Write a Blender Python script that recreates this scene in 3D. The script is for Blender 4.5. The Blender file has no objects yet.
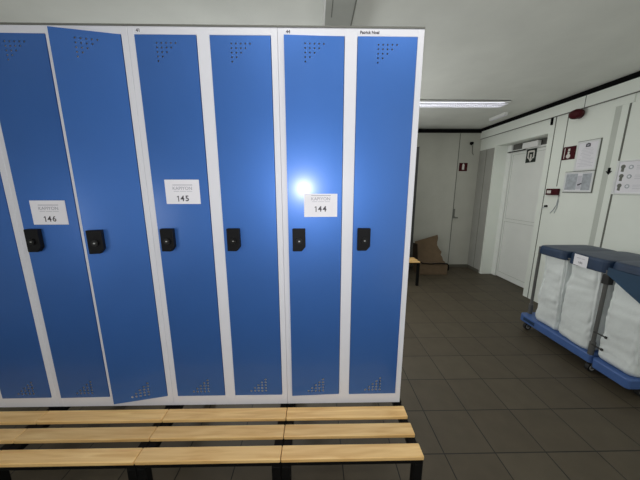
import bpy, bmesh, math, random
from mathutils import Vector, Matrix, noise
random.seed(7)
scene = bpy.context.scene
COL = scene.collection
PI = math.pi

# ------------------------------------------------------------------ materials
def new_mat(name):
    m = bpy.data.materials.new(name); m.use_nodes = True
    nt = m.node_tree; b = nt.nodes['Principled BSDF']
    return m, nt, b

def mat(name, col, rough=0.5, metal=0.0, var=0.0, vscale=8.0, bump=0.0, bscale=60.0, coat=0.0, crough=0.1, emit=None, estr=0.0, stretch=None, spec=0.5):
    m, nt, b = new_mat(name)
    b.inputs['Base Color'].default_value = (*col, 1)
    b.inputs['Roughness'].default_value = rough
    b.inputs['Metallic'].default_value = metal
    b.inputs['Specular IOR Level'].default_value = spec
    b.inputs['Coat Weight'].default_value = coat
    b.inputs['Coat Roughness'].default_value = crough
    if emit:
        b.inputs['Emission Color'].default_value = (*emit, 1)
        b.inputs['Emission Strength'].default_value = estr
    if var or bump:
        tc = nt.nodes.new('ShaderNodeTexCoord')
        mp = nt.nodes.new('ShaderNodeMapping')
        nt.links.new(tc.outputs['Object'], mp.inputs['Vector'])
        if stretch: mp.inputs['Scale'].default_value = stretch
    if var:
        n = nt.nodes.new('ShaderNodeTexNoise'); n.inputs['Scale'].default_value = vscale; n.inputs['Detail'].default_value = 5
        nt.links.new(mp.outputs['Vector'], n.inputs['Vector'])
        r = nt.nodes.new('ShaderNodeValToRGB')
        r.color_ramp.elements[0].position = 0.3; r.color_ramp.elements[1].position = 0.7
        r.color_ramp.elements[0].color = (*[c*(1-var) for c in col], 1)
        r.color_ramp.elements[1].color = (*[min(1, c*(1+var)) for c in col], 1)
        nt.links.new(n.outputs['Fac'], r.inputs['Fac']); nt.links.new(r.outputs['Color'], b.inputs['Base Color'])
    if bump:
        n2 = nt.nodes.new('ShaderNodeTexNoise'); n2.inputs['Scale'].default_value = bscale; n2.inputs['Detail'].default_value = 3
        nt.links.new(mp.outputs['Vector'], n2.inputs['Vector'])
        bp = nt.nodes.new('ShaderNodeBump'); bp.inputs['Strength'].default_value = bump; bp.inputs['Distance'].default_value = 0.01
        nt.links.new(n2.outputs['Fac'], bp.inputs['Height']); nt.links.new(bp.outputs['Normal'], b.inputs['Normal'])
    return m

def tile_mat():
    m, nt, b = new_mat('floor_tiles')
    tc = nt.nodes.new('ShaderNodeTexCoord'); mp = nt.nodes.new('ShaderNodeMapping')
    mp.inputs['Location'].default_value = (0.0015, -0.0402, 0)
    nt.links.new(tc.outputs['Object'], mp.inputs['Vector'])
    br = nt.nodes.new('ShaderNodeTexBrick'); br.offset = 0.0; br.squash = 1.0
    br.inputs['Scale'].default_value = 1.0; br.inputs['Brick Width'].default_value = 0.3; br.inputs['Row Height'].default_value = 0.3
    br.inputs['Mortar Size'].default_value = 0.0036; br.inputs['Mortar Smooth'].default_value = 0.3
    br.inputs['Color1'].default_value = (0.069, 0.054, 0.034, 1); br.inputs['Color2'].default_value = (0.081, 0.065, 0.042, 1)
    br.inputs['Mortar'].default_value = (0.007, 0.0055, 0.004, 1)
    nt.links.new(mp.outputs['Vector'], br.inputs['Vector'])
    n = nt.nodes.new('ShaderNodeTexNoise'); n.inputs['Scale'].default_value = 9; n.inputs['Detail'].default_value = 8
    nt.links.new(tc.outputs['Object'], n.inputs['Vector'])
    mx = nt.nodes.new('ShaderNodeMix'); mx.data_type = 'RGBA'; mx.blend_type = 'MULTIPLY'; mx.inputs['Factor'].default_value = 0.5
    r = nt.nodes.new('ShaderNodeValToRGB'); r.color_ramp.elements[0].position = 0.3; r.color_ramp.elements[1].position = 0.7
    r.color_ramp.elements[0].color = (0.75, 0.75, 0.75, 1); r.color_ramp.elements[1].color = (1.1, 1.1, 1.1, 1)
    nt.links.new(n.outputs['Fac'], r.inputs['Fac'])
    nt.links.new(br.outputs['Color'], mx.inputs['A']); nt.links.new(r.outputs['Color'], mx.inputs['B'])
    nt.links.new(mx.outputs['Result'], b.inputs['Base Color'])
    b.inputs['Roughness'].default_value = 0.62
    bp = nt.nodes.new('ShaderNodeBump'); bp.inputs['Strength'].default_value = 0.4; bp.inputs['Distance'].default_value = 0.003; bp.invert = True
    nt.links.new(br.outputs['Fac'], bp.inputs['Height']); nt.links.new(bp.outputs['Normal'], b.inputs['Normal'])
    return m

def wood_mat():
    m, nt, b = new_mat('beech_wood')
    tc = nt.nodes.new('ShaderNodeTexCoord'); oi = nt.nodes.new('ShaderNodeObjectInfo')
    mp = nt.nodes.new('ShaderNodeMapping'); mp.inputs['Scale'].default_value = (2.2, 26, 26)
    cb = nt.nodes.new('ShaderNodeCombineXYZ')
    ml = nt.nodes.new('ShaderNodeMath'); ml.operation = 'MULTIPLY'; ml.inputs[1].default_value = 31.0
    nt.links.new(oi.outputs['Random'], ml.inputs[0])
    for k in 'XYZ': nt.links.new(ml.outputs[0], cb.inputs[k])
    nt.links.new(tc.outputs['Object'], mp.inputs['Vector']); nt.links.new(cb.outputs[0], mp.inputs['Location'])
    n = nt.nodes.new('ShaderNodeTexNoise'); n.inputs['Scale'].default_value = 1.6; n.inputs['Detail'].default_value = 6; n.inputs['Distortion'].default_value = 0.6
    nt.links.new(mp.outputs['Vector'], n.inputs['Vector'])
    r = nt.nodes.new('ShaderNodeValToRGB')
    r.color_ramp.elements[0].position = 0.28; r.color_ramp.elements[1].position = 0.72
    r.color_ramp.elements[0].color = (0.68, 0.39, 0.13, 1); r.color_ramp.elements[1].color = (0.93, 0.64, 0.28, 1)
    nt.links.new(n.outputs['Fac'], r.inputs['Fac'])
    hs = nt.nodes.new('ShaderNodeHueSaturation')
    mr = nt.nodes.new('ShaderNodeMapRange'); mr.inputs['To Min'].default_value = 0.9; mr.inputs['To Max'].default_value = 1.1
    nt.links.new(oi.outputs['Random'], mr.inputs['Value']); nt.links.new(mr.outputs[0], hs.inputs['Value'])
    nt.links.new(r.outputs['Color'], hs.inputs['Color']); nt.links.new(hs.outputs['Color'], b.inputs['Base Color'])
    b.inputs['Roughness'].default_value = 0.45
    return m

M = dict(
    floor=tile_mat(), wood=wood_mat(),
    ceiling=mat('ceiling_concrete', (0.76, 0.775, 0.73), 0.9, var=0.035, vscale=4, bump=0.2, bscale=220),
    beam=mat('beam_grey', (0.40, 0.41, 0.38), 0.85, var=0.06, vscale=6),
    wall=mat('wall_cream_panel', (0.84, 0.88, 0.82), 0.6, var=0.02, vscale=3),
    joint=mat('panel_joint_grey', (0.16, 0.165, 0.145), 0.8),
    pilaster=mat('pilaster_grey', (0.56, 0.59, 0.54), 0.6, var=0.03, vscale=6),
    backwall=mat('back_partition', (0.47, 0.47, 0.42), 0.7, var=0.05, vscale=3),
    wallshade=mat('wall_end_shade', (0.36, 0.36, 0.33), 0.7, var=0.05, vscale=5),
    whitepaint=mat('white_door_paint', (0.86, 0.88, 0.85), 0.5, var=0.03, vscale=3),
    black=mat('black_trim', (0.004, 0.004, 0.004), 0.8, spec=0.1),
    skirt=mat('dark_skirting', (0.10, 0.095, 0.075), 0.7),
    lockgrey=mat('light_grey_locker_steel', (0.74, 0.745, 0.80), 0.42, var=0.015, vscale=3),
    blue=mat('blue_locker_paint', (0.050, 0.172, 0.545), 0.5, metal=0.6, var=0.05, vscale=2.2, bump=0.02, bscale=160, coat=0.6, crough=0.22),
    interior=mat('white_locker_floor', (0.88, 0.88, 0.88), 0.5),
    lock=mat('black_lock_plastic', (0.006, 0.006, 0.007), 0.55, spec=0.18),
    knob=mat('dark_knob', (0.006, 0.006, 0.006), 0.35, spec=0.3),
    steel=mat('steel_grey', (0.45, 0.45, 0.45), 0.35, metal=0.8),
    blacksteel=mat('black_powder_steel', (0.004, 0.004, 0.004), 0.6, spec=0.15),
    paper=mat('white_paper', (0.84, 0.83, 0.88), 0.7, var=0.01, vscale=20),
    ink=mat('ink_dark', (0.06, 0.055, 0.07), 0.7), inkgrey=mat('ink_grey', (0.40, 0.40, 0.46), 0.7),
    inkpale=mat('ink_pale', (0.58, 0.58, 0.64), 0.7),
    red=mat('dark_red', (0.058, 0.004, 0.008), 0.55, spec=0.2), signwhite=mat('sign_white', (0.72, 0.70, 0.66), 0.6),
    signdark=mat('sign_black_green', (0.006, 0.014, 0.010), 0.5),
    alu=mat('aluminium_frame', (0.80, 0.82, 0.82), 0.4, metal=0.15),
    greyink=mat('print_grey', (0.42, 0.45, 0.49), 0.7, var=0.2, vscale=30), glassgrey=mat('transom_grey', (0.12, 0.12, 0.11), 0.3),
    tblue=mat('trolley_blue', (0.060, 0.125, 0.33), 0.45, var=0.08, vscale=10),
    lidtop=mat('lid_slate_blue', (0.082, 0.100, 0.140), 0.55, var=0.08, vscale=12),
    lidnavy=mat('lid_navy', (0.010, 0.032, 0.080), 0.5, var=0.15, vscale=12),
    cuff=mat('cuff_blue', (0.020, 0.058, 0.115), 0.6, var=0.15, vscale=8),
    post=mat('post_grey', (0.13, 0.13, 0.125), 0.45, metal=0.3),
    bag=mat('white_sack', (0.73, 0.77, 0.765), 0.5, var=0.03, vscale=9, bump=0.8, bscale=9),
    rubber=mat('black_rubber', (0.015, 0.015, 0.015), 0.6), hub=mat('grey_hub', (0.5, 0.5, 0.5), 0.5),
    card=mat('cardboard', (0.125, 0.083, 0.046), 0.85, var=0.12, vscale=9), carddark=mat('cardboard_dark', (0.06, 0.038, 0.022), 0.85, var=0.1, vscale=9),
    lampbody=mat('lamp_white', (0.88, 0.88, 0.87), 0.4), louvre=mat('lamp_louvre', (0.8, 0.8, 0.82), 0.3),
    tube=mat('lamp_tube', (0.9, 0.9, 0.95), 0.4, emit=(0.86, 0.88, 1.0), estr=2.0),
)

# ------------------------------------------------------------------ mesh helpers
class MB:
    def __init__(s): s.bm = bmesh.new(); s.mats = []
    def mi(s, m):
        if m not in s.mats: s.mats.append(m)
        return s.mats.index(m)
    def box(s, x0, x1, y0, y1, z0, z1, m, bev=0.0, seg=2):
        t = bmesh.new()
        bmesh.ops.create_cube(t, size=1)
        for v in t.verts:
            v.co = Vector(((x0+x1)/2+v.co.x*(x1-x0), (y0+y1)/2+v.co.y*(y1-y0), (z0+z1)/2+v.co.z*(z1-z0)))
        if bev: bmesh.ops.bevel(t, geom=t.edges[:], offset=bev, segments=seg, affect='EDGES', profile=0.5)
        return s.merge(t, m)
    def merge(s, t, m, mtx=None):
        k = s.mi(m); mp = {}
        for v in t.verts: mp[v] = s.bm.verts.new(mtx @ v.co if mtx else v.co)
        for f in t.faces:
            try:
                nf = s.bm.faces.new([mp[v] for v in f.verts]); nf.material_index = k
            except ValueError: pass
        t.free(); return s
    def prism(s, poly, fn, d0, d1, m, bev=0):
        """poly: 2D points; fn(u,v,d)->Vector; extruded from d0 to d1"""
        t = bmesh.new()
        a = [t.verts.new(fn(u, v, d0)) for u, v in poly]; b = [t.verts.new(fn(u, v, d1)) for u, v in poly]
        t.faces.new(a[::-1]); t.faces.new(b)
        n = len(poly)
        for i in range(n): t.faces.new([a[i], a[(i+1) % n], b[(i+1) % n], b[i]])
        bmesh.ops.recalc_face_normals(t, faces=t.faces[:])
        if bev: bmesh.ops.bevel(t, geom=t.edges[:], offset=bev, segments=2, affect='EDGES', profile=0.5)
        return s.merge(t, m)
    def cyl(s, p0, p1, r, m, n=16, r1=None):
        p0 = Vector(p0); p1 = Vector(p1); d = p1-p0
        q = d.to_track_quat('Z', 'Y').to_matrix().to_4x4()
        t = bmesh.new(); bmesh.ops.create_cone(t, cap_ends=True, segments=n, radius1=r, radius2=r if r1 is None else r1, depth=d.length)
        return s.merge(t, m, Matrix.Translation((p0+p1)/2) @ q)
    def tube(s, pts, r, m, n=8):
        t = bmesh.new(); rings = []
        pts = [Vector(p) for p in pts]
        for i, p in enumerate(pts):
            d = (pts[min(i+1, len(pts)-1)]-pts[max(i-1, 0)]).normalized()
            q = d.to_track_quat('Z', 'Y').to_matrix()
            rings.append([t.verts.new(p+q @ Vector((r*math.cos(2*PI*k/n), r*math.sin(2*PI*k/n), 0))) for k in range(n)])
        for a, b in zip(rings, rings[1:]):
            for k in range(n): t.faces.new([a[k], a[(k+1) % n], b[(k+1) % n], b[k]])
        t.faces.new(rings[0][::-1]); t.faces.new(rings[-1])
        bmesh.ops.recalc_face_normals(t, faces=t.faces[:])
        return s.merge(t, m)
    def text(s, body, size, fn, m, depth=0.0004, align='CENTER', bold=0.0):
        c = bpy.data.curves.new('tmp_text', 'FONT'); c.body = body; c.size = size; c.align_x = align; c.align_y = 'CENTER'; c.extrude = 0; c.offset = bold
        c.resolution_u = 3
        o = bpy.data.objects.new('tmp_text', c); COL.objects.link(o)
        bpy.context.view_layer.update()
        me = bpy.data.meshes.new_from_object(o.evaluated_get(bpy.context.evaluated_depsgraph_get()))
        t = bmesh.new(); t.from_mesh(me)
        for v in t.verts: v.co = fn(v.co.x, v.co.y, depth)
        s.merge(t, m)
        bpy.data.objects.remove(o); bpy.data.curves.remove(c); bpy.data.meshes.remove(me)
        return s
    def build(s, name, parent=None, loc=(0, 0, 0), smooth=False):
        me = bpy.data.meshes.new(name); s.bm.to_mesh(me); s.bm.free()
        for m in s.mats: me.materials.append(m)
        if smooth:
            for p in me.polygons: p.use_smooth = True
        o = bpy.data.objects.new(name, me); o.location = loc
        COL.objects.link(o)
        if parent: o.parent = parent
        return o

def tag(o, label, cat, group=None):
    o['label'] = label; o['category'] = cat
    if group: o['group'] = group
    return o
def struct(o, label=None, cat=None):
    o['kind'] = 'structure'
    if label: o['label'] = label
    if cat: o['category'] = cat
    return o
def empty(name, loc, rz=0.0):
    o = bpy.data.objects.new(name, None); o.empty_display_size = 0.1; o.location = loc; o.rotation_euler = (0, 0, rz); COL.objects.link(o); return o
def kids(o): return [c for c in COL.objects if c.parent == o]
def copy_tree(o, parent=None):
    c = o.copy(); COL.objects.link(c)
    if parent: c.parent = parent
    for ch in kids(o): copy_tree(ch, c)
    return c
front = lambda x0, y0, z0: (lambda u, v, d: Vector((x0+u, y0-d, z0+v)))       # a surface that faces -Y
sidew = lambda x0, y0, z0: (lambda u, v, d: Vector((x0-d, y0-u, z0+v)))       # a surface that faces -X (right wall)

# ------------------------------------------------------------------ setting
CEIL = 2.585
W = 2.56                       # right wall face
DX = 2.77                      # exit door plane
BY = 3.72                      # back wall face
O0, O1, OZ = 2.31, 3.29, 2.222 # exit door opening
b = MB(); b.box(-4.2, DX+0.25, -2.4, BY+0.2, -0.1, 0, M['floor']); struct(b.build('floor'), 'brown grey square tiled floor', 'floor')
b = MB(); b.box(-4.2, DX+0.25, -2.4, BY+0.2, CEIL, CEIL+0.1, M['ceiling']); struct(b.build('ceiling'), 'grey concrete ceiling', 'ceiling')
b = MB()
b.box(-0.393, -0.243, -3.2, BY-0.01, 2.42, CEIL, M['beam'])
b.box(-0.362, -0.357, -3.2, 0.40, 2.4185, 2.421, M['joint']); b.box(-0.400, -0.393, -3.2, BY-0.01, 2.424, CEIL, M['lampbody']); b.box(-0.249, -0.242, -3.2, BY-0.01, 2.4185, CEIL, M['joint'])  # white strip puts the flash-lit left side of the beam into colour
struct(b.build('trim_1'), 'grey boxed beam running along the ceiling', 'beam')

b = MB()                        # right wall with the recess of the exit door
b.box(W, DX+0.2, -3.2, O0, 0, CEIL, M['wall'])
b.box(W, DX+0.2, O0, O1, OZ, CEIL, M['wall'])
b.box(W, DX+0.2, O1, BY+0.2, 0, CEIL, M['wall'])
b.box(DX+0.05, DX+0.2, O0, O1, 0, OZ, M['glassgrey'])
b.box(W-0.004, W+0.001, O1+0.035, BY, 0.0, 2.20, M['wallshade'])  # thin darker sheet: shade on the far wall end put into its colour
for y, z0, z1, t in ((2.22, 0, 2.40, .007), (2.06, 1.55, 2.40, .006), (1.43, 0, 2.32, .013), (3.52, 0, 2.2, .010)):
    b.box(W-0.0055, W+0.002, y-t/2, y+t/2, z0, z1, M['joint'])
struct(b.build('wall_right'), 'cream panelled right wall', 'wall')
b = MB(); b.box(W-0.006, W+0.001, 1.437, 1.55, 0, 2.398, M['wall'], 0.002); b.box(W-0.0065, W, 1.497, 1.552, 0, 2.318, M['pilaster']); b.box(W-0.012, W+0.001, 1.40, 1.555, 2.32, 2.398, M['wall'], 0.003)
struct(b.build('trim_2'), 'slim upright pilaster on the right wall', 'trim')
b = MB(); b.box(W-0.022, W+0.001, -3.2, BY, 2.405, 2.53, M['wall'], 0.002)
b.box(W-0.0235, W-0.020, 1.862, 1.869, 2.405, 2.53, M['joint']); b.box(W-0.0225, W, -3.2, BY, 2.399, 2.4052, M['joint'])
struct(b.build('trim_3'), 'cream cover band along the top of the right wall', 'trim')
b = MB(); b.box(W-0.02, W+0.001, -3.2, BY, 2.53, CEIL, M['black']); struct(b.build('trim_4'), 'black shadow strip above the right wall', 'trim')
b = MB(); b.box(-4.2, -4.0, -2.4, BY, 0, CEIL, M['backwall']); struct(b.build('wall_left_blocker'), 'unseen grey left wall added to block light', 'wall')  # unseen, added to keep ambient light off the left lockers
b = MB(); b.box(-4.0, 0.45, -2.4, -2.3, 0, CEIL, M['backwall']); struct(b.build('wall_front_blocker'), 'unseen grey wall added behind the camera to block light', 'wall')  # unseen, added to block world light, left open at the right
b = MB(); b.box(-4.2, W, BY, BY+0.2, 0, CEIL, M['backwall']); struct(b.build('wall_back'), 'grey back partition wall', 'wall')
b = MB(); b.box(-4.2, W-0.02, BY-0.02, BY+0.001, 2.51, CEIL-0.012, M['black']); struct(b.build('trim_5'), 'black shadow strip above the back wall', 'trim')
b = MB(); b.box(-4.2, W-0.006, BY-0.012, BY+0.001, 0, 0.055, M['skirt']); struct(b.build('baseboard_back'), 'dark skirting along the back wall', 'skirting')
b = MB(); b.box(W-0.016, W+0.001, O1+0.06, BY-0.013, 0, 0.055, M['skirt']); struct(b.build('baseboard_right'), 'short dark skirting in the back corner', 'skirting')

# exit door (right wall)
d = empty('door_1', (DX, (O0+O1)/2, 0)); struct(d, 'white exit door recessed in the right wall', 'door')
yc = (O0+O1)/2
b = MB()
for y0, y1 in ((O1-0.10-yc, O1-yc-0.001), (O0-yc+0.001, O0+0.06-yc)): b.box(-0.02, 0.05, y0, y1, 0.001, OZ-0.001, M['whitepaint'], 0.004)
b.box(-0.02, 0.05, O0+0.06-yc, O1-0.10-yc, 2.105, 2.13, M['whitepaint'], 0.002)
b.build('door_frame', d)
b = MB()
ly0, ly1 = O0+0.068-yc, O1-0.110-yc
b.box(-0.005, 0.04, ly0, ly1, 0.012, 2.10, M['whitepaint'], 0.003)
for z0, z1 in ((0.10, 0.985), (1.03, 2.06)):     # shallow upper and lower panels, rim lines
    for (a0, a1, c0, c1) in ((ly0+.03, ly1-.03, z0, z0+.006), (ly0+.03, ly1-.03, z1-.006, z1), (ly0+.03, ly0+.036, z0, z1), (ly1-.036, ly1-.03, z0, z1)):
        b.box(-0.0075, -0.004, a0, a1, c0, c1, M['pilaster'])
b.build('door_leaf', d)
b = MB(); b.box(0.0, 0.03, ly0, ly1, 2.131, OZ-0.001, M['glassgrey']); b.build('transom_pane', d)
b = MB(); b.box(-0.075, -0.021, 2.62-yc, 2.90-yc, 2.115, 2.20, M['lampbody'], 0.006); b.build('door_closer', d)
b = MB(); b.box(-0.06, -0.045, 2.86-yc, 3.22-yc, 2.098, 2.110, M['black']); b.box(-0.06, -0.0, 3.20-yc, 3.22-yc, 2.098, 2.110, M['black']); b.build('closer_arm', d)
# back door: flush leaf in the partition
d2 = empty('door_2', (1.71, BY, 0)); struct(d2, 'grey flush door in the back wall', 'door')
b = MB(); b.box(-0.46, 0.448, -0.006, 0.0, 0.058, 2.505, M['backwall'], 0.001); b.build('door_leaf', d2)
b = MB(); b.box(0.449, 0.462, -0.0065, 0.0, 0.058, 2.505, M['joint']); b.build('door_gap', d2)
b = MB(); b.box(0.462, 0.490, -0.014, -0.0, 0.98, 1.15, M['joint'], 0.002); b.cyl((0.476, -0.012, 1.0), (0.476, -0.05, 1.0), 0.010, M['joint']); b.box(0.44, 0.535, -0.056, -0.042, 0.973, 1.0, M['joint'], 0.004); b.build('door_handle', d2)

# ------------------------------------------------------------------ lockers
DW, DH = 0.245, 1.675
def ring_cell(bm, get, u0, u1, z0, z1, hole):
    if not hole:
        bm.faces.new([get(u0, z0), get(u1, z0), get(u1, z1), get(u0, z1)]); return
    cu, cz, r = (u0+u1)/2, (z0+z1)/2, 0.0060 if z0 < 1 else 0.0036
    ring = [bm.verts.new((cu+r*math.cos(k*PI/4), 0, cz+r*math.sin(k*PI/4))) for k in range(8)]
    c = {1: get(u1, z1), 3: get(u0, z1), 5: get(u0, z0), 7: get(u1, z0)}
    for a, bb in ((7, 1), (1, 3), (3, 5), (5, 7)):
        mid = (a+1) % 8
        bm.faces.new([c[a], c[bb], ring[bb], ring[mid], ring[a]])
def door_mesh():
    mb = MB(); bm = mb.bm; mb.mi(M['blue'])
    us = [-DW]+[-DW+0.076+0.019*k for k in range(6)]+[0]
    zs = [0]+[0.017+0.0165*k for k in range(6)]+[1.5715+0.0165*k for k in range(6)]+[DH]
    cache = {}
    def get(u, z):
        k = (round(u, 5), round(z, 5))
        if k not in cache: cache[k] = bm.verts.new((u, 0, z))
        return cache[k]
    for i in range(len(us)-1):
        for j in range(len(zs)-1):
            hole = False; ci = i-1
            if 0 <= ci < 5:
                if 1 <= j <= 5: hole = ci >= (j-1)              # bottom triangle, right-angled low right
                if 7 <= j <= 11: hole = ci <= (j-7)              # top triangle, right-angled top left
            ring_cell(bm, get, us[i], us[i+1], zs[j], zs[j+1], hole)
    # folded rim
    loops = [[(u, 0) for u in us], [(0, z) for z in zs], [(u, DH) for u in us[::-1]], [(-DW, z) for z in zs[::-1]]]
    back = {}
    def gb(u, z):
        k = (round(u, 5), round(z, 5))
        if k not in back: back[k] = bm.verts.new((u, 0.018, z))
        return back[k]
    for L in loops:
        for p, q in zip(L, L[1:]): bm.faces.new([get(*q), get(*p), gb(*p), gb(*q)])
    bmesh.ops.recalc_face_normals(bm, faces=bm.faces[:])
    big = max(bm.faces, key=lambda f: f.calc_area())
    if big.normal.y > 0: bmesh.ops.reverse_faces(bm, faces=bm.faces[:])
    return mb

H0, H1 = 0.392, 2.155
FZ0, FZ1 = 0.449-H0, 2.124-H0
def make_locker():
    root = empty('locker', (-0.3, 0, H0))
    s = H1-H0; b = MB(); g = M['lockgrey']; t = 0.0015; D = 0.5
    xs = (-0.2995, -0.274, -0.026, 0.026, 0.2725, 0.2995)
    for x0, x1 in ((-0.2995, -0.2745), (-0.0260, 0.0255), (0.2735, 0.2995)): b.box(x0, x1, 0.0, 0.022, 0.0, s, g, 0.0008, 1)
    for x0, x1 in ((-0.2745, -0.0260), (0.0255, 0.2735)):
        b.box(x0, x1, 0.0, 0.022, 0, FZ0-0.002, g, 0.0008, 1); b.box(x0, x1, 0.0, 0.022, FZ1+0.002, s, g, 0.0008, 1)
    b.build('front_frame', root)
    b = MB()
    b.box(-0.2995, -0.2995+t, 0.022, D, 0, s, g); b.box(0.2995-t, 0.2995, 0.022, D, 0, s, g)
    b.box(-0.0012, 0.0012, 0.022, D-t, t, s-t, g); b.box(-0.298, 0.298, D-t, D, 0, s, g)
    b.box(-0.298, 0.298, 0.0225, D-t, 0, t, M['interior']); b.box(-0.298, 0.298, 0.022, D-t, s-t, s, g)
    b.box(-0.298, 0.298, 0.03, D-t, s-0.2, s-0.1985, g)
    b.build('cabinet_body', root)
    b = MB(); b.box(-0.2995, 0.2995, -0.003, D, s, s+0.006, M['joint']); b.build('top_sheet', root)
    for hx in (-0.0285, 0.2715):
        dm = door_mesh().build('door', root, (hx, -0.0015, FZ0))
        md = dm.modifiers.new('sheet', 'SOLIDIFY'); md.thickness = 0.0012; md.offset = -1
        # lock case: chamfered black box and its turning knob
        zl = 1.233-0.449; xl = -DW+0.019
        b = MB(); b.prism([(0, 0), (0.042, 0), (0.059, 0.020), (0.059, 0.105), (0, 0.105)], front(xl, -0.0003, zl), 0, 0.021, M['lock'], 0.0025); b.build('lock_case', dm)
        b = MB(); b.cyl((xl+0.031, -0.021, zl+0.049), (xl+0.031, -0.030, zl+0.049), 0.0135, M['knob'], 24)
        b.box(xl+0.0275, xl+0.0345, -0.0305, -0.0295, zl+0.0465, zl+0.0515, M['steel']); b.build('lock_knob', dm)
    return root
GL = 'blue doored lockers in a row'
lk0 = make_locker()
lockers = [lk0]
for k in range(1, 4):
    c = copy_tree(lk0); c.location.x = -0.3-0.6*k; lockers.append(c)
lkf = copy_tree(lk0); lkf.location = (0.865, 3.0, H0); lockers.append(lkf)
LAB = ['two door blue and light grey locker carrying paper 144, nearest the right end',
       'two door blue and light grey locker carrying paper 145, between neighbours 144 and 146',
       'two door locker with its right door ajar and paper 146 on the left door',
       'locker at the left edge of the photo, cut off by the frame',
       'far locker darkened to look shaded, glimpsed behind the right end of the front row, beside the cardboard box']
M['far_shade'] = mat('far_locker_shade', (0.02, 0.021, 0.022), 0.6)  # shadow of the front row on the far locker, put into its colour
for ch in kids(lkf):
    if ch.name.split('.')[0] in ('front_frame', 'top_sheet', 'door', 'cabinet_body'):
        if len(ch.material_slots) > 1: ch.material_slots[1].link = 'OBJECT'; ch.material_slots[1].material = M['far_shade']
        ch.material_slots[0].link = 'OBJECT'; ch.material_slots[0].material = M['far_shade']
for l, t in zip(lockers, LAB): tag(l, t, 'locker', GL if l is not lkf else None)
def doors(l): return sorted([c for c in kids(l) if c.name.split('.')[0] == 'door'], key=lambda o: o.location.x)
ANG = [(2.2, 0.4), (0, 0), (0.9, 11.6), (0, 0.6), (0, 0)]
for l, (a, c) in zip(lockers, ANG):
    dl = doors(l); dl[0].rotation_euler.z = math.radians(a); dl[1].rotation_euler.z = math.radians(c)
def name_label(l, x, body, size):
    b = MB(); L = len(body)*size*0.62+0.008
    b.box(x-0.004, x+L, -0.0006, 0.0002, 2.1315-H0, 2.1465-H0, M['lockgrey'])
    b.text(body, size, front(x, 0, 2.139-H0), M['ink'], 0.0008, 'LEFT', 0.0006); b.build('name_label', l)
name_label(lockers[0], 0.035, 'Patrick Noel', 0.0155)
name_label(lockers[0], -0.265, '44', 0.0165)
name_label(lockers[1], -0.265, '41', 0.0165)

# paper number signs taped to the doors
def paper_sign(x0, x1, z0, z1, num, hinge, ang, shear, nv, kv):
    # laid on the door plane (which may stand slightly ajar)
    hx = hinge; ca, sa = math.cos(math.radians(ang)), math.sin(math.radians(ang))
    def fn(u, v, dd):
        px = x0+u-hx
        return Vector((hx+px*ca+dd*sa*1.0-x0, -0.0015+px*sa-(dd+0.0012)*ca, v))
    w, h = x1-x0, z1-z0
    b = MB(); b.prism([(0, 0), (w, -shear), (w, h-shear), (0, h)], fn, 0, 0.0006, M['paper'])
    c = w*0.5
    tf = lambda cu, cv: (lambda u, v, dd: fn(cu+u, cv+v, dd))
    b.prism([(-.0015, -.0125), (.0022, -.0125), (.0022, .0125), (-.0012, .0125), (-.0068, .0085), (-.0052, .0058), (-.0015, .0080)], tf(c-0.0215, h*nv), .0005, .0009, M['ink'])
    for ch, du in ((num[1], -0.0035), (num[2], 0.0175)): b.text(ch, 0.0345, tf(c+du, h*nv), M['ink'], 0.0009, bold=0.0007)
    b.text('KAPIYON', 0.0205, tf(c, h*kv), M['inkgrey'], 0.0009, bold=0.0002)
    for (cu0, cu1, cv, mm) in ((.22, .80, kv+.13, 'inkgrey'), (.24, .40, kv-.13, 'inkpale'), (.42, .60, kv-.13, 'inkpale'), (.62, .78, kv-.13, 'inkpale')):
        b.prism([(w*cu0, h*cv), (w*cu1, h*cv), (w*cu1, h*cv+0.0028), (w*cu0, h*cv+0.0028)], fn, 0.0005, 0.0008, M[mm])
    o = b.build('number_sign', None, (x0, 0, z0))
    return tag(o, 'white paper sign reading %s taped to a blue locker door' % num, 'sign', 'paper number signs on the lockers')
paper_sign(-0.500, -0.349, 1.390, 1.494, '144', -0.3285, 2.2, 0.0, .34, .78)
paper_sign(-1.118, -0.966, 1.449, 1.556, '145', -0.9285, 0, 0.0, .22, .64)
paper_sign(-1.722, -1.569, 1.357, 1.465, '146', -1.5285, 0.9, 0.0, .23, .67)

# ------------------------------------------------------------------ benches under the lockers
def make_bench():
    root = empty('bench', (-0.2935, 0.1, 0)); oy = -0.1
    for y0, y1 in ((-0.097, -0.031), (-0.195, -0.131), (-0.298, -0.235)):
        b = MB(); b.box(-0.304, 0.304, y0+oy, y1+oy, 0.381, 0.400, M['wood'], 0.004, 3); b.build('slat', root)
    b = MB(); k = M['blacksteel']
    for x0, x1 in ((-0.304, -0.266), (0.265, 0.304)): b.box(x0, x1, -0.292+oy, 0.49+oy, 0.352, 0.3808, k, 0.002, 1)
    b.box(-0.2665, 0.2665, -0.292+oy, -0.262+oy, 0.358, 0.3808, k, 0.002, 1); b.box(-0.2665, 0.2665, 0.455+oy, 0.49+oy, 0.352, 0.3808, k, 0.002, 1)
    for x0, x1 in ((-0.304, -0.266), (0.265, 0.304)):
        b.box(x0, x1, 0.004+oy, 0.03+oy, 0.3808, 0.3918, k); b.box(x0, x1, 0.45+oy, 0.485+oy, 0.3808, 0.3918, k)
    b.build('frame', root)
    for x0, x1 in ((-0.304, -0.266), (0.265, 0.304)):
        for y0, y1 in ((-0.292, -0.257), (0.457, 0.49)):
            b = MB(); b.box(x0, x1, y0+oy, y1+oy, 0.0, 0.353, k, 0.002, 1); b.build('leg', root)
    return root
bn0 = make_bench(); benches = [bn0]
for k in range(1, 4):
    c = copy_tree(bn0); c.location.x = -0.2935-0.6105*k; benches.append(c)
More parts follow.
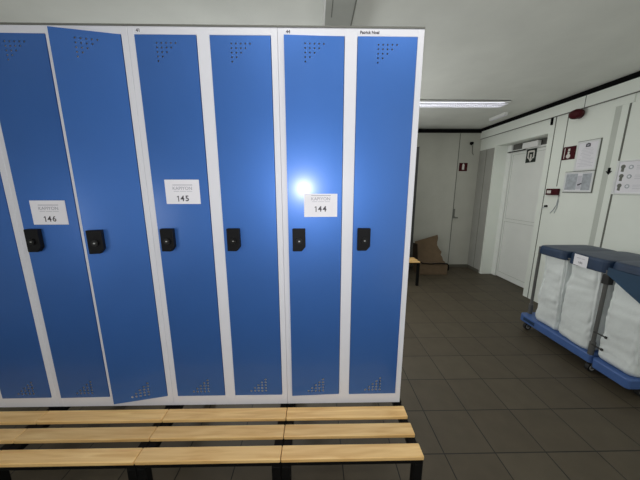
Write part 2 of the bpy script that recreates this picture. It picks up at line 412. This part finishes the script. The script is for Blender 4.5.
c = copy_tree(bn0); c.location = (0.865+0.02, 3.1, 0); benches.append(c)
BL = ['slatted wooden bench with free right end, under the lockers, beside the open floor',
      'slatted wooden bench below locker door 145, second from the right end of the row',
      'slatted wooden bench below the locker whose door stands ajar',
      'slatted wooden bench at the left edge of the photo',
      'far wooden bench on black legs beside the cardboard box']
for o, t in zip(benches, BL): tag(o, t, 'bench', None if o is benches[-1] else 'slatted wooden benches under the lockers')

# ------------------------------------------------------------------ cardboard box by the back wall
r = empty('cardboard_box', (1.70, 3.36, 0))
tag(r, 'torn brown cardboard box with raised flap on the floor by the back wall', 'box')
b = MB(); x0, x1, y0, y1, h = -0.30, 0.22, -0.11, 0.16, 0.195
b.box(x0, x1, y0, y1, 0, h, M['card'], 0.006); b.build('box_body', r)
b = MB()   # jagged flap leaning back against the wall
fl = lambda u, v, dd: Vector((u, 0.04+v*0.34-dd, h-0.006+v))
poly = [(-0.30, 0), (0.25, 0), (0.205, 0.035), (0.19, 0.10), (0.165, 0.13), (0.185, 0.19), (0.145, 0.24), (0.11, 0.31), (0.12, 0.37), (0.14, 0.43), (0.135, 0.49), (-0.02, 0.445), (-0.30, 0.37)]
b.prism(poly, fl, 0, 0.012, M['card']); b.build('flap', r)
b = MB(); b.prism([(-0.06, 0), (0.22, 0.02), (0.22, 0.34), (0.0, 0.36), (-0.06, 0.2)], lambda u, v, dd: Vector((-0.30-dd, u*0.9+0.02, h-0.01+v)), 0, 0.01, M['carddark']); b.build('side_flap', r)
b = MB(); pts = [(-0.31, -0.1, 0.245), (-0.24, -0.115, 0.215), (-0.1, -0.12, 0.205), (0.08, -0.12, 0.215), (0.19, -0.118, 0.21), (0.228, -0.112, 0.185), (0.240, -0.10, 0.12), (0.242, -0.09, 0.075)]
b.tube(pts, 0.011, M['black']); s_ = b.build('strap', r, smooth=True); s_['label'] = 'black strap along the box edge'

# ------------------------------------------------------------------ trolleys with sacks
def rrect(a, bb, n, p=5.0):
    out = []
    for k in range(n):
        t = 2*PI*k/n; c, s = math.cos(t), math.sin(t)
        out.append((a*math.copysign(abs(c)**(2/p), c), bb*math.copysign(abs(s)**(2/p), s)))
    return out
def sack(name, x0, x1, y0, y1, z0, z1, seed, label):
    b = MB(); bm = b.bm; b.mi(M['bag']); n, m = 96, 56
    cx, cy = (x0+x1)/2, (y0+y1)/2; rings = []
    for j in range(m+1):
        t = j/m; z = (z1-z0)*t
        f = 0.99+0.015*math.sin(PI*t)
        if t < 0.05: f *= 0.90+0.10*(t/0.05)**0.5
        ring = []
        for k, (u, v) in enumerate(rrect((x1-x0)/2, (y1-y0)/2, n, 9.0)):
            q = noise.noise(Vector((u*7+seed, v*7, z*3.2)))*0.016 + noise.noise(Vector((u*13+seed*2, v*13, z*7)))*0.014 + abs(noise.noise(Vector((u*22+seed*3, v*22, z*15+u*9))))*0.012-0.004
            q += 0.006*math.sin(k*0.9+seed+3*t)*t
            L = math.hypot(u, v); ring.append(bm.verts.new((u*f+u/L*q, v*f+v/L*q, z)))
        rings.append(ring)
    for A, B in zip(rings, rings[1:]):
        for k in range(n): bm.faces.new([A[k], A[(k+1) % n], B[(k+1) % n], B[k]])
    bm.faces.new(rings[0][::-1]); bm.faces.new(rings[-1])
    o = b.build(name, None, (cx, cy, z0), smooth=True)
    return tag(o, label, 'sack', 'white sacks hanging in the trolleys')
def lid(root, x0, x1, y0, y1, zt, zb, tip=0.0):
    """a shallow tray-like lid: slate top, navy skirt; origin of the coordinates at the trolley"""
    b = MB(); n = 40; bm = b.bm; b.mi(M['lidnavy']); b.mi(M['lidtop'])
    cx, cy = (x0+x1)/2, (y0+y1)/2; a, c = (x1-x0)/2, (y1-y0)/2; rings = []
    prof = [(0.985, zb), (1.0, zb+0.006), (0.99, zt-0.02), (0.965, zt-0.004), (0.92, zt), (0.80, zt+0.004), (0.4, zt+0.012), (0.05, zt+0.013)]
    for f, z in prof:
        rings.append([bm.verts.new((cx+u*f, cy+v*f, z+tip*(u/a))) for u, v in rrect(a, c, n, 7)])
    for i, (A, B) in enumerate(zip(rings, rings[1:])):
        for k in range(n):
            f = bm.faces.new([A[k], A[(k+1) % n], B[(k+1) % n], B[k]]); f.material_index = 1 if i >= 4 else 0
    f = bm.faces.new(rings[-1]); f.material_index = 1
    bm.faces.new(rings[0][::-1])
    return b.build('lid', root, smooth=False)
def caster(root, x, y):
    b = MB(); b.cyl((x, y, 0.085), (x, y, 0.104), 0.024, M['post']); 
    for s in (-1, 1): b.box(x-0.018, x+0.018, y+s*0.020-0.002, y+s*0.020+0.002, 0.030, 0.088, M['post'], 0.0015, 1)
    b.box(x-0.018, x+0.018, y-0.022, y+0.022, 0.084, 0.089, M['post'])
    f = b.build('caster_fork', root)
    b = MB(); b.cyl((x, y-0.014, 0.0375), (x, y+0.014, 0.0375), 0.0375, M['rubber'], 28); b.build('wheel', f)
    b = MB(); b.cyl((x, y-0.0165, 0.0375), (x, y+0.0165, 0.0375), 0.022, M['hub'], 20); b.build('wheel_hub', f)
def tray(root, x0, x1, y0, y1, slot=True):
    b = MB()
    ch = 0.05
    poly = [(x0+ch, y0), (x1-ch, y0), (x1, y0+ch), (x1, y1-ch), (x1-ch, y1), (x0+ch*0.6, y1), (x0, y1-ch*0.6), (x0, y0+ch*0.3), (x0+ch*0.3, y0)]
    b.prism(poly, lambda u, v, dd: Vector((u, v, dd)), 0.105, 0.180, M['tblue'], 0.008)
    if slot: b.box(x0-0.0015, x0+0.004, y1-0.21, y1-0.07, 0.128, 0.160, M['lidnavy'])
    return b.build('base_tray', root)

# long trolley with two sacks
T = Vector((2.04, 1.05, 0)); r = empty('waste_trolley', T)
tag(r, 'blue wheeled trolley with two lidded white sacks and a paper label by the wall', 'trolley', 'blue wheeled sack trolleys')
tray(r, 1.80-T.x, 2.27-T.x, 0.668-T.y, 1.435-T.y)
for x in (1.875, 2.20):
    for y in (0.72, 1.39): caster(r, x-T.x, y-T.y)
def post(x, y, z1):
    b = MB(); b.cyl((x-T.x, y-T.y, 0.17), (x-T.x, y-T.y, z1), 0.0135, M['post']); b.cyl((x-T.x, y-T.y, 0.181), (x-T.x, y-T.y, 0.29), 0.02, M['post'])
    return b
post(1.895, 1.405, 0.93).build('post', r)
b = post(1.815, 0.690, 0.90); b.box(1.815-0.022-T.x, 1.815+0.022-T.x, 0.690-0.03-T.y, 0.690+0.02-T.y, 0.79, 0.865, M['rubber'], 0.004); b.build('post', r)
for z, L in ((0.385, 0.085), (0.275, 0.075)):
    b = MB(); b.cyl((1.80-T.x, 0.690-T.y, z), (1.80-T.x, 0.690-L-T.y, z), 0.005, M['rubber']); b.cyl((1.80-T.x, 0.690-L-T.y, z), (1.80-T.x, 0.690-L-0.012-T.y, z), 0.010, M['rubber']); b.build('hook', r)
b = MB(); b.tube([(1.895-T.x, 1.405-T.y, 0.91), (1.87-T.x, 1.37-T.y, 0.91), (1.84-T.x, 1.32-T.y, 0.90), (1.83-T.x, 1.0-T.y, 0.90), (1.83-T.x, 0.7-T.y, 0.90)], 0.009, M['post']); b.build('rail', r)
lid(r, 1.79-T.x, 2.31-T.x, 1.02-T.y, 1.335-T.y, 0.965, 0.885)
lid(r, 1.79-T.x, 2.31-T.x, 0.675-T.y, 1.015-T.y, 0.975, 0.872)
sack('waste_sack', 1.825, 2.25, 1.03, 1.278, 0.181, 0.93, 1.3, 'white sack in the far half of the longer trolley, next to the exit door')
sack('waste_sack', 1.812, 2.25, 0.718, 1.005, 0.181, 0.93, 5.1, 'white sack under the paper label on the longer trolley')
b = MB(); fn = lambda u, v, dd: Vector((-0.0005-dd, -u, v)); w_, h_ = 0.115, 0.098
b.prism([(0, 0.004), (w_, -0.004), (w_, h_-0.006), (0, h_)], fn, 0, 0.0008, M['paper'])
tf = lambda cu, cv: (lambda u, v, dd: fn(cu+u, cv+v, dd))
b.text('186', 0.026, tf(w_*.5, h_*.30), M['ink'], 0.0011)
for cu0, cu1, cv in ((.2, .48, .66), (.54, .78, .64)): b.prism([(w_*cu0, h_*cv), (w_*cu1, h_*cv), (w_*cu1, h_*cv+.006), (w_*cu0, h_*cv+.006)], fn, .0006, .001, M['inkpale'])
tag(b.build('paper_label', None, (1.7898, 0.945, 0.874)), 'small white paper label stuck to the blue trolley lid', 'label')

# second trolley, side by side, cut by the frame
T = Vector((2.06, 0.525, 0)); r = empty('waste_trolley', T)
tag(r, 'blue wheeled trolley at the right edge of the photo with one white sack', 'trolley', 'blue wheeled sack trolleys')
tray(r, 1.775-T.x, 2.36-T.x, 0.385-T.y, 0.655-T.y, False)
for x in (1.97, 2.27):
    for y in (0.45, 0.595): caster(r, x-T.x, y-T.y)
T2 = T
b = MB(); b.cyl((2.33-T.x, 0.52-T.y, 0.17), (2.33-T.x, 0.52-T.y, 0.92), 0.0135, M['post']); b.build('post', r)
lid(r, 1.775-T.x, 2.36-T.x, 0.37-T.y, 0.670-T.y, 0.985, 0.925)
b = MB()   # blue cuff of the sack folded over the frame, deeper towards the near corner
pl = [(0.668, 0.875), (0.52, 0.785), (0.40, 0.715), (0.375, 0.72), (0.375, 0.929), (0.668, 0.929)]
b.prism(pl, lambda u, v, dd: Vector((1.785-T.x+dd+0.03*(0.93-v), u-T.y, v)), -0.006, 0.006, M['cuff'])
pl2 = [(1.785, 0.715), (2.34, 0.70), (2.34, 0.929), (1.785, 0.929)]
b.prism(pl2, lambda u, v, dd: Vector((u-T.x, 0.378-T.y+dd, v)), -0.006, 0.006, M['cuff'])
b.build('sack_cuff', r)
sack('waste_sack', 1.800, 2.32, 0.395, 0.648, 0.181, 0.925, 9.4, 'white sack with a blue cuff at the right edge of the photo')

# ------------------------------------------------------------------ ceiling lamps
r = empty('ceiling_light', (1.20, 2.10, CEIL)); tag(r, 'long white louvred ceiling light running across the room', 'lamp')
b = MB(); L = 0.74          # shallow surface fitting with an open louvred underside
b.box(-L, L, 0.10, 0.137, -0.022, 0, M['lampbody'], 0.002)
b.box(-L+0.1, L-0.1, 0.315, 0.33, -0.034, 0, M['lampbody'], 0.002)
b.prism([(-L, 0.10), (L, 0.10), (L-0.02, 0.14), (L+0.08, 0.33), (-L, 0.33)], lambda u, v, dd: Vector((u, v, dd)), -0.012, 0, M['lampbody'])
b.build('lamp_housing', r)
b = MB()
for y in (0.17, 0.26): b.cyl((-L+0.02, y, -0.019), (L-0.03, y, -0.019), 0.007, M['tube'], 12)
b.build('lamp_tube', r)
b = MB(); n = 64
for i in range(n): x = -L+0.02+i*(2*L-0.02)/(n-1); b.box(x-0.001, x+0.001, 0.142, 0.30, -0.033, -0.024, M['louvre'])
for y in (0.138, 0.215, 0.298): b.box(-L+0.01, L-0.005, y, y+0.003, -0.034, -0.024, M['louvre'])
b.build('lamp_louvre', r)
r = empty('emergency_light', (2.25, 2.87, CEIL)); tag(r, 'small white emergency light strip on the ceiling near the exit door', 'lamp')
b = MB(); b.box(-0.03, 0.03, -0.17, 0.17, -0.035, 0, M['lampbody'], 0.006); b.build('light_housing', r)
b = MB(); b.box(-0.024, 0.024, -0.16, 0.16, -0.043, -0.035, M['paper'], 0.003); b.build('light_diffuser', r)

# ------------------------------------------------------------------ things on the right wall
def plaque(name, y0, y1, z0, z1, m, X=W, d=0.004, bev=0.0015):
    """board on the right wall: y1 is its far (left) edge"""
    b = MB(); b.box(-d, 0, -(y1-y0)/2, (y1-y0)/2, -(z1-z0)/2, (z1-z0)/2, m, bev, 1)
    return b, (X, (y0+y1)/2, (z0+z1)/2)
def blob(b, pts, d0, d1, m): b.prism(pts, lambda u, v, dd: Vector((-dd, -u, v)), d0, d1, m)
circ = lambda cx, cy, r, n=20: [(cx+r*math.cos(2*PI*k/n), cy+r*math.sin(2*PI*k/n)) for k in range(n)]
rect = lambda u0, u1, v0, v1: [(u0, v0), (u1, v0), (u1, v1), (u0, v1)]

# exit pictogram on the door
b, p = plaque('exit', 2.695, 2.88, 1.908, 2.103, M['signdark'], DX-0.005)
blob(b, [(-.055, .075), (.05, .075), (.062, .06), (.062, -.035), (.035, -.045), (.022, -.03), (.04, -.022), (.04, .05), (-.04, .05), (-.04, -.022), (-.02, -.03), (-.03, -.045), (-.062, -.03), (-.062, .06)], .003, .0055, M['signwhite'])
blob(b, [(-.014, .03), (.014, .03), (.014, -.045), (.036, -.045), (0, -.088), (-.036, -.045), (-.014, -.045)], .003, .0055, M['signwhite'])
blob(b, [(-.03, .035), (.03, .035), (.03, .02), (-.03, .02)], .003, .0057, M['signdark'])
tag(b.build('exit_sign', None, p), 'square black sign with white exit symbol at the top of the white door', 'sign')

# siren
r = empty('fire_siren', (W, 1.918, 2.350)); tag(r, 'dark red rounded siren high on the cream wall', 'alarm')
b = MB(); b.cyl((0, 0, 0), (-0.03, 0, 0), 0.048, M['red'], 28); b.build('siren_base', r)
b = MB()
prof = [(0.072, 0.03), (0.084, 0.04), (0.084, 0.062), (0.07, 0.082), (0.035, 0.092), (0.004, 0.094)]; rings = []
b.mi(M['red'])
for rr, dd in prof: rings.append([b.bm.verts.new((-dd, rr*0.90*math.cos(2*PI*k/28), rr*0.62*math.sin(2*PI*k/28))) for k in range(28)])
for A, B in zip(rings, rings[1:]):
    for k in range(28): b.bm.faces.new([A[k], A[(k+1) % 28], B[(k+1) % 28], B[k]])
b.bm.faces.new(rings[0]); b.bm.faces.new(rings[-1]); bmesh.ops.recalc_face_normals(b.bm, faces=b.bm.faces[:])
b.build('siren_dome', r, smooth=True)

# extinguisher sign
b, p = plaque('fs', 1.894, 2.056, 1.860, 2.010, M['red'])
blob(b, circ(-0.002, -0.034, 0.026), .003, .0055, M['signwhite']); blob(b, circ(-0.002, 0.004, 0.014), .003, .0055, M['signwhite']); blob(b, rect(-.012, .012, .022, .050), .003, .0055, M['signwhite'])
blob(b, rect(-.058, -.05, -.06, .06), .003, .0055, M['signwhite'])
tag(b.build('fire_alarm_sign', None, p), 'red square sign with white symbol beside the silver notice frame', 'sign', 'red fire signs on the walls')
# call point
r = empty('alarm_call_point', (W, 2.088, 1.482)); tag(r, 'small dark red call point with white window below the red sign', 'alarm')
b = MB(); b.box(-0.035, 0, -0.084, 0.084, -0.040, 0.040, M['red'], 0.008); b.build('housing', r)
b = MB(); b.box(-0.037, -0.034, 0.005, 0.062, -0.018, 0.018, M['signwhite'], 0.001, 1); b.build('press_plate', r)
# cable
b = MB(); b.tube([(W-0.006, 2.003, 1.445), (W-0.006, 2.0, 1.37), (W-0.006, 2.006, 1.29), (W-0.006, 2.03, 1.22)], 0.003, M['greyink']); b.tube([(W-0.006, 2.012, 1.445), (W-0.006, 2.010, 1.38), (W-0.006, 2.018, 1.32), (W-0.006, 2.05, 1.26), (W-0.006, 2.085, 1.215)], 0.0035, M['greyink'])
tag(b.build('cable', smooth=True), 'thin grey cable hanging from the call point down the wall', 'cable')
b = MB(); b.cyl((W, 2.155, 1.300), (W-0.03, 2.155, 1.300), 0.013, M['black']); b.tube([(W-0.02, 2.155, 1.300), (W-0.015, 2.18, 1.28), (W-0.006, 2.215, 1.27)], 0.004, M['greyink'])
tag(b.build('wall_hook'), 'tiny black wall hook beside the door casing', 'hook')
b = MB(); b.box(W-0.02, W, 2.262, 2.282, 2.315, 2.402, M['black'], 0.002)
tag(b.build('cable_clip'), 'small black upright clip above the corner of the door casing', 'clip')

# notice frames
def notice(y0, y1, z0, z1, label, kind):
    r = empty('notice_frame', (W, (y0+y1)/2, (z0+z1)/2)); tag(r, label, 'frame', 'silver notice frames on the right wall')
    w, h, t = (y1-y0)/2, (z1-z0)/2, 0.017
    b = MB()
    for a in ((-w, -w+t, -h, h), (w-t, w, -h, h), (-w+t, w-t, -h, -h+t), (-w+t, w-t, h-t, h)): b.box(-0.016, 0, a[0], a[1], a[2], a[3], M['alu'], 0.002, 1)
    b.box(-0.010, 0, -w-.006, w+.004, -h-.008, h+.006, M['joint']); b.build('frame_rim', r)  # dark lip behind the rim stands in for the frame's shadow lines
    b = MB(); b.box(-0.0115, -0.008, -w+t, w-t, -h+t, h-t, M['paper'])
    if kind == 'page':
        blob(b, [(-.026, .095), (.026, .095), (.024, .128), (0, .136), (-.024, .128)], .011, .0128, M['ink'])
        blob(b, rect(-.012, .012, .108, .118), .0115, .0132, M['inkpale'])
        random.seed(3)
        for i in range(13):
            L = random.uniform(.045, .085); v = .075-i*.0155
            blob(b, rect(-L, L, v, v+.0035), .011, .0126, M['inkpale'])
    else:
        blob(b, rect(-w+t+.004, -.01, -h+t+.008, h-t-.006), .011, .0126, M['greyink'])
        blob(b, rect(.045, w-t-.004, -h+t+.004, h-t-.01), .011, .0126, M['greyink'])
        blob(b, rect(-.006, .04, -h+t+.012, h-t-.03), .011, .0126, M['inkpale'])
        blob(b, [(.0, -.03), (.05, -.012), (.046, -.026), (.01, -.044)], .0115, .0134, M['ink'])
    b.build('notice_page', r)
notice(1.632, 1.872, 1.718, 2.038, 'upright silver frame holding a printed notice, right of the red sign', 'page')
notice(1.632, 1.962, 1.483, 1.712, 'wide silver frame with grey picture sheet, below the upright notice frame', 'map')
# board at the right edge
r = empty('instruction_board', (W, 1.02, 1.628)); tag(r, 'large white board with three dark icons at the right edge of the photo', 'board')
b = MB(); w, h = 0.41, 0.162
for a in ((-w, -w+.012, -h, h), (w-.018, w, -h, h), (-w+.012, w-.018, -h, -h+.014), (-w+.012, w-.018, h-.014, h)): b.box(-.016, 0, a[0], a[1], a[2], a[3], M['alu'], .002, 1)
b.build('frame_rim', r)
b = MB(); b.box(-.006, 0, -w+.012, w-.018, -h+.014, h-.014, M['paper'])
for i, v in enumerate((.088, 0.0, -.092)):
    u = -0.357
    blob(b, circ(u, v+.014, .019), .005, .0075, M['joint']); blob(b, [(u-.012, v+.006), (u+.012, v+.006), (u+.010, v-.036), (u-.014, v-.032)], .005, .0074, M['joint'])
    blob(b, circ(u+.066, v+.006, .020), .005, .0072, M['greyink']); blob(b, circ(u+.066, v+.006, .011), .005, .0076, M['paper'])
    for q in range(3): blob(b, rect(u+.11, u+.30-.03*q, v+.014-.016*q, v+.018-.016*q), .005, .007, M['inkpale'])
b.build('board_sheet', r)
b = MB(); blob(b, [(-.013, .030), (.013, .030), (.013, -.004), (.030, -.004), (0, -.040), (-.030, -.004), (-.013, -.004)], 0, .003, M['black'])
tag(b.build('arrow_sticker', None, (W-0.006, 1.497, 1.700)), 'black arrow sticker pointing down beside the white board', 'sticker')

# back wall: fire sign, bracket with cable
b = MB(); b.box(-.078, .078, -.004, 0, -.074, .074, M['red'], .0015, 1)
b.prism(rect(-.020, .020, -.046, .040), lambda u, v, dd: Vector((u, -dd, v)), .003, .0055, M['signwhite']); b.prism(circ(0, .048, .014), lambda u, v, dd: Vector((u, -dd, v)), .003, .0054, M['signwhite'])
tag(b.build('extinguisher_sign', None, (2.275, BY, 1.917)), 'small red sign with white extinguisher shape on the far back wall', 'sign', 'red fire signs on the walls')
r = empty('wall_bracket', (2.375, BY, 2.33)); tag(r, 'small black bracket with dangling cable near the back corner', 'bracket')
b = MB(); b.box(-.022, .022, -.05, 0, -.022, .022, M['black'], .005); b.cyl((0.01, -.04, .01), (-.03, -.07, -.03), .012, M['black']); b.build('bracket', r)
b = MB(); b.tube([(.01, -.02, -.01), (.03, -.015, -.08), (.035, -.012, -.16), (.06, -.012, -.20)], .005, M['joint']); b.build('cable', r, smooth=True)

# ------------------------------------------------------------------ light and camera
cam = bpy.data.objects.new('Camera', bpy.data.cameras.new('Camera')); COL.objects.link(cam); scene.camera = cam
cam.data.sensor_fit = 'HORIZONTAL'; cam.data.sensor_width = 36.0; cam.data.lens = 259.6/640*36.0; cam.data.clip_start = 0.02
cam.location = (-0.4475, -1.1943, 1.514); cam.rotation_euler = (PI/2-0.1929, 0, -0.0167)

fl_ = bpy.data.lights.new('camera_flash', 'POINT'); fl_.energy = 30; fl_.shadow_soft_size = 0.006; fl_.color = (1.0, 0.985, 1.0)
o = bpy.data.objects.new('camera_flash', fl_); o.location = (-0.460, -1.192, 1.519); o.rotation_euler = (PI/2-0.1, 0, -0.10); COL.objects.link(o)
def area(name, loc, sx, sy, e, col):
    l = bpy.data.lights.new(name, 'AREA'); l.shape = 'RECTANGLE'; l.size = sx; l.size_y = sy; l.energy = e; l.color = col
    o = bpy.data.objects.new(name, l); o.location = loc; COL.objects.link(o); return o
area('ceiling_lamp_and_fill', (1.12, 2.32, CEIL-0.038), 1.3, 0.14, 7, (1, 1, 0.95))
area('ceiling_lamp_and_fill', (-0.2, -0.36, CEIL-0.03), 1.2, 0.1, 6, (1, 0.98, 0.94))  # unseen fill added to brighten the bench slats, no fitting here
def point_fill(name, loc, e, r, col):
    l = bpy.data.lights.new(name, 'POINT'); l.energy = e; l.shadow_soft_size = r; l.color = col
    o = bpy.data.objects.new(name, l); o.location = loc; COL.objects.link(o); return o
point_fill('left_fill', (-2.3, -1.55, 1.25), 13, 0.3, (1, 1, 0.98))  # unseen fill added to lift the left lockers and bench
point_fill('hidden_fill', (-1.3, 2.0, 1.4), 43, 0.25, (0.97, 1, 1.0))  # unseen fill added behind the lockers to brighten ceiling and right wall
point_fill('hidden_fill', (0.1, 2.1, 1.4), 22, 0.25, (1, 1, 0.97))  # second added fill behind the row, no fitting there

w = bpy.data.worlds.new('room_ambient_fill'); scene.world = w; w.use_nodes = True  # even ambient fill through the open sides, no window known
bg = w.node_tree.nodes['Background']; bg.inputs['Color'].default_value = (0.97, 1.0, 0.93, 1); bg.inputs['Strength'].default_value = 0.75

vs = scene.view_settings; vs.view_transform = 'Standard'; vs.look = 'None'; vs.gamma = 1.0; vs.use_curve_mapping = False; vs.exposure = 0.0
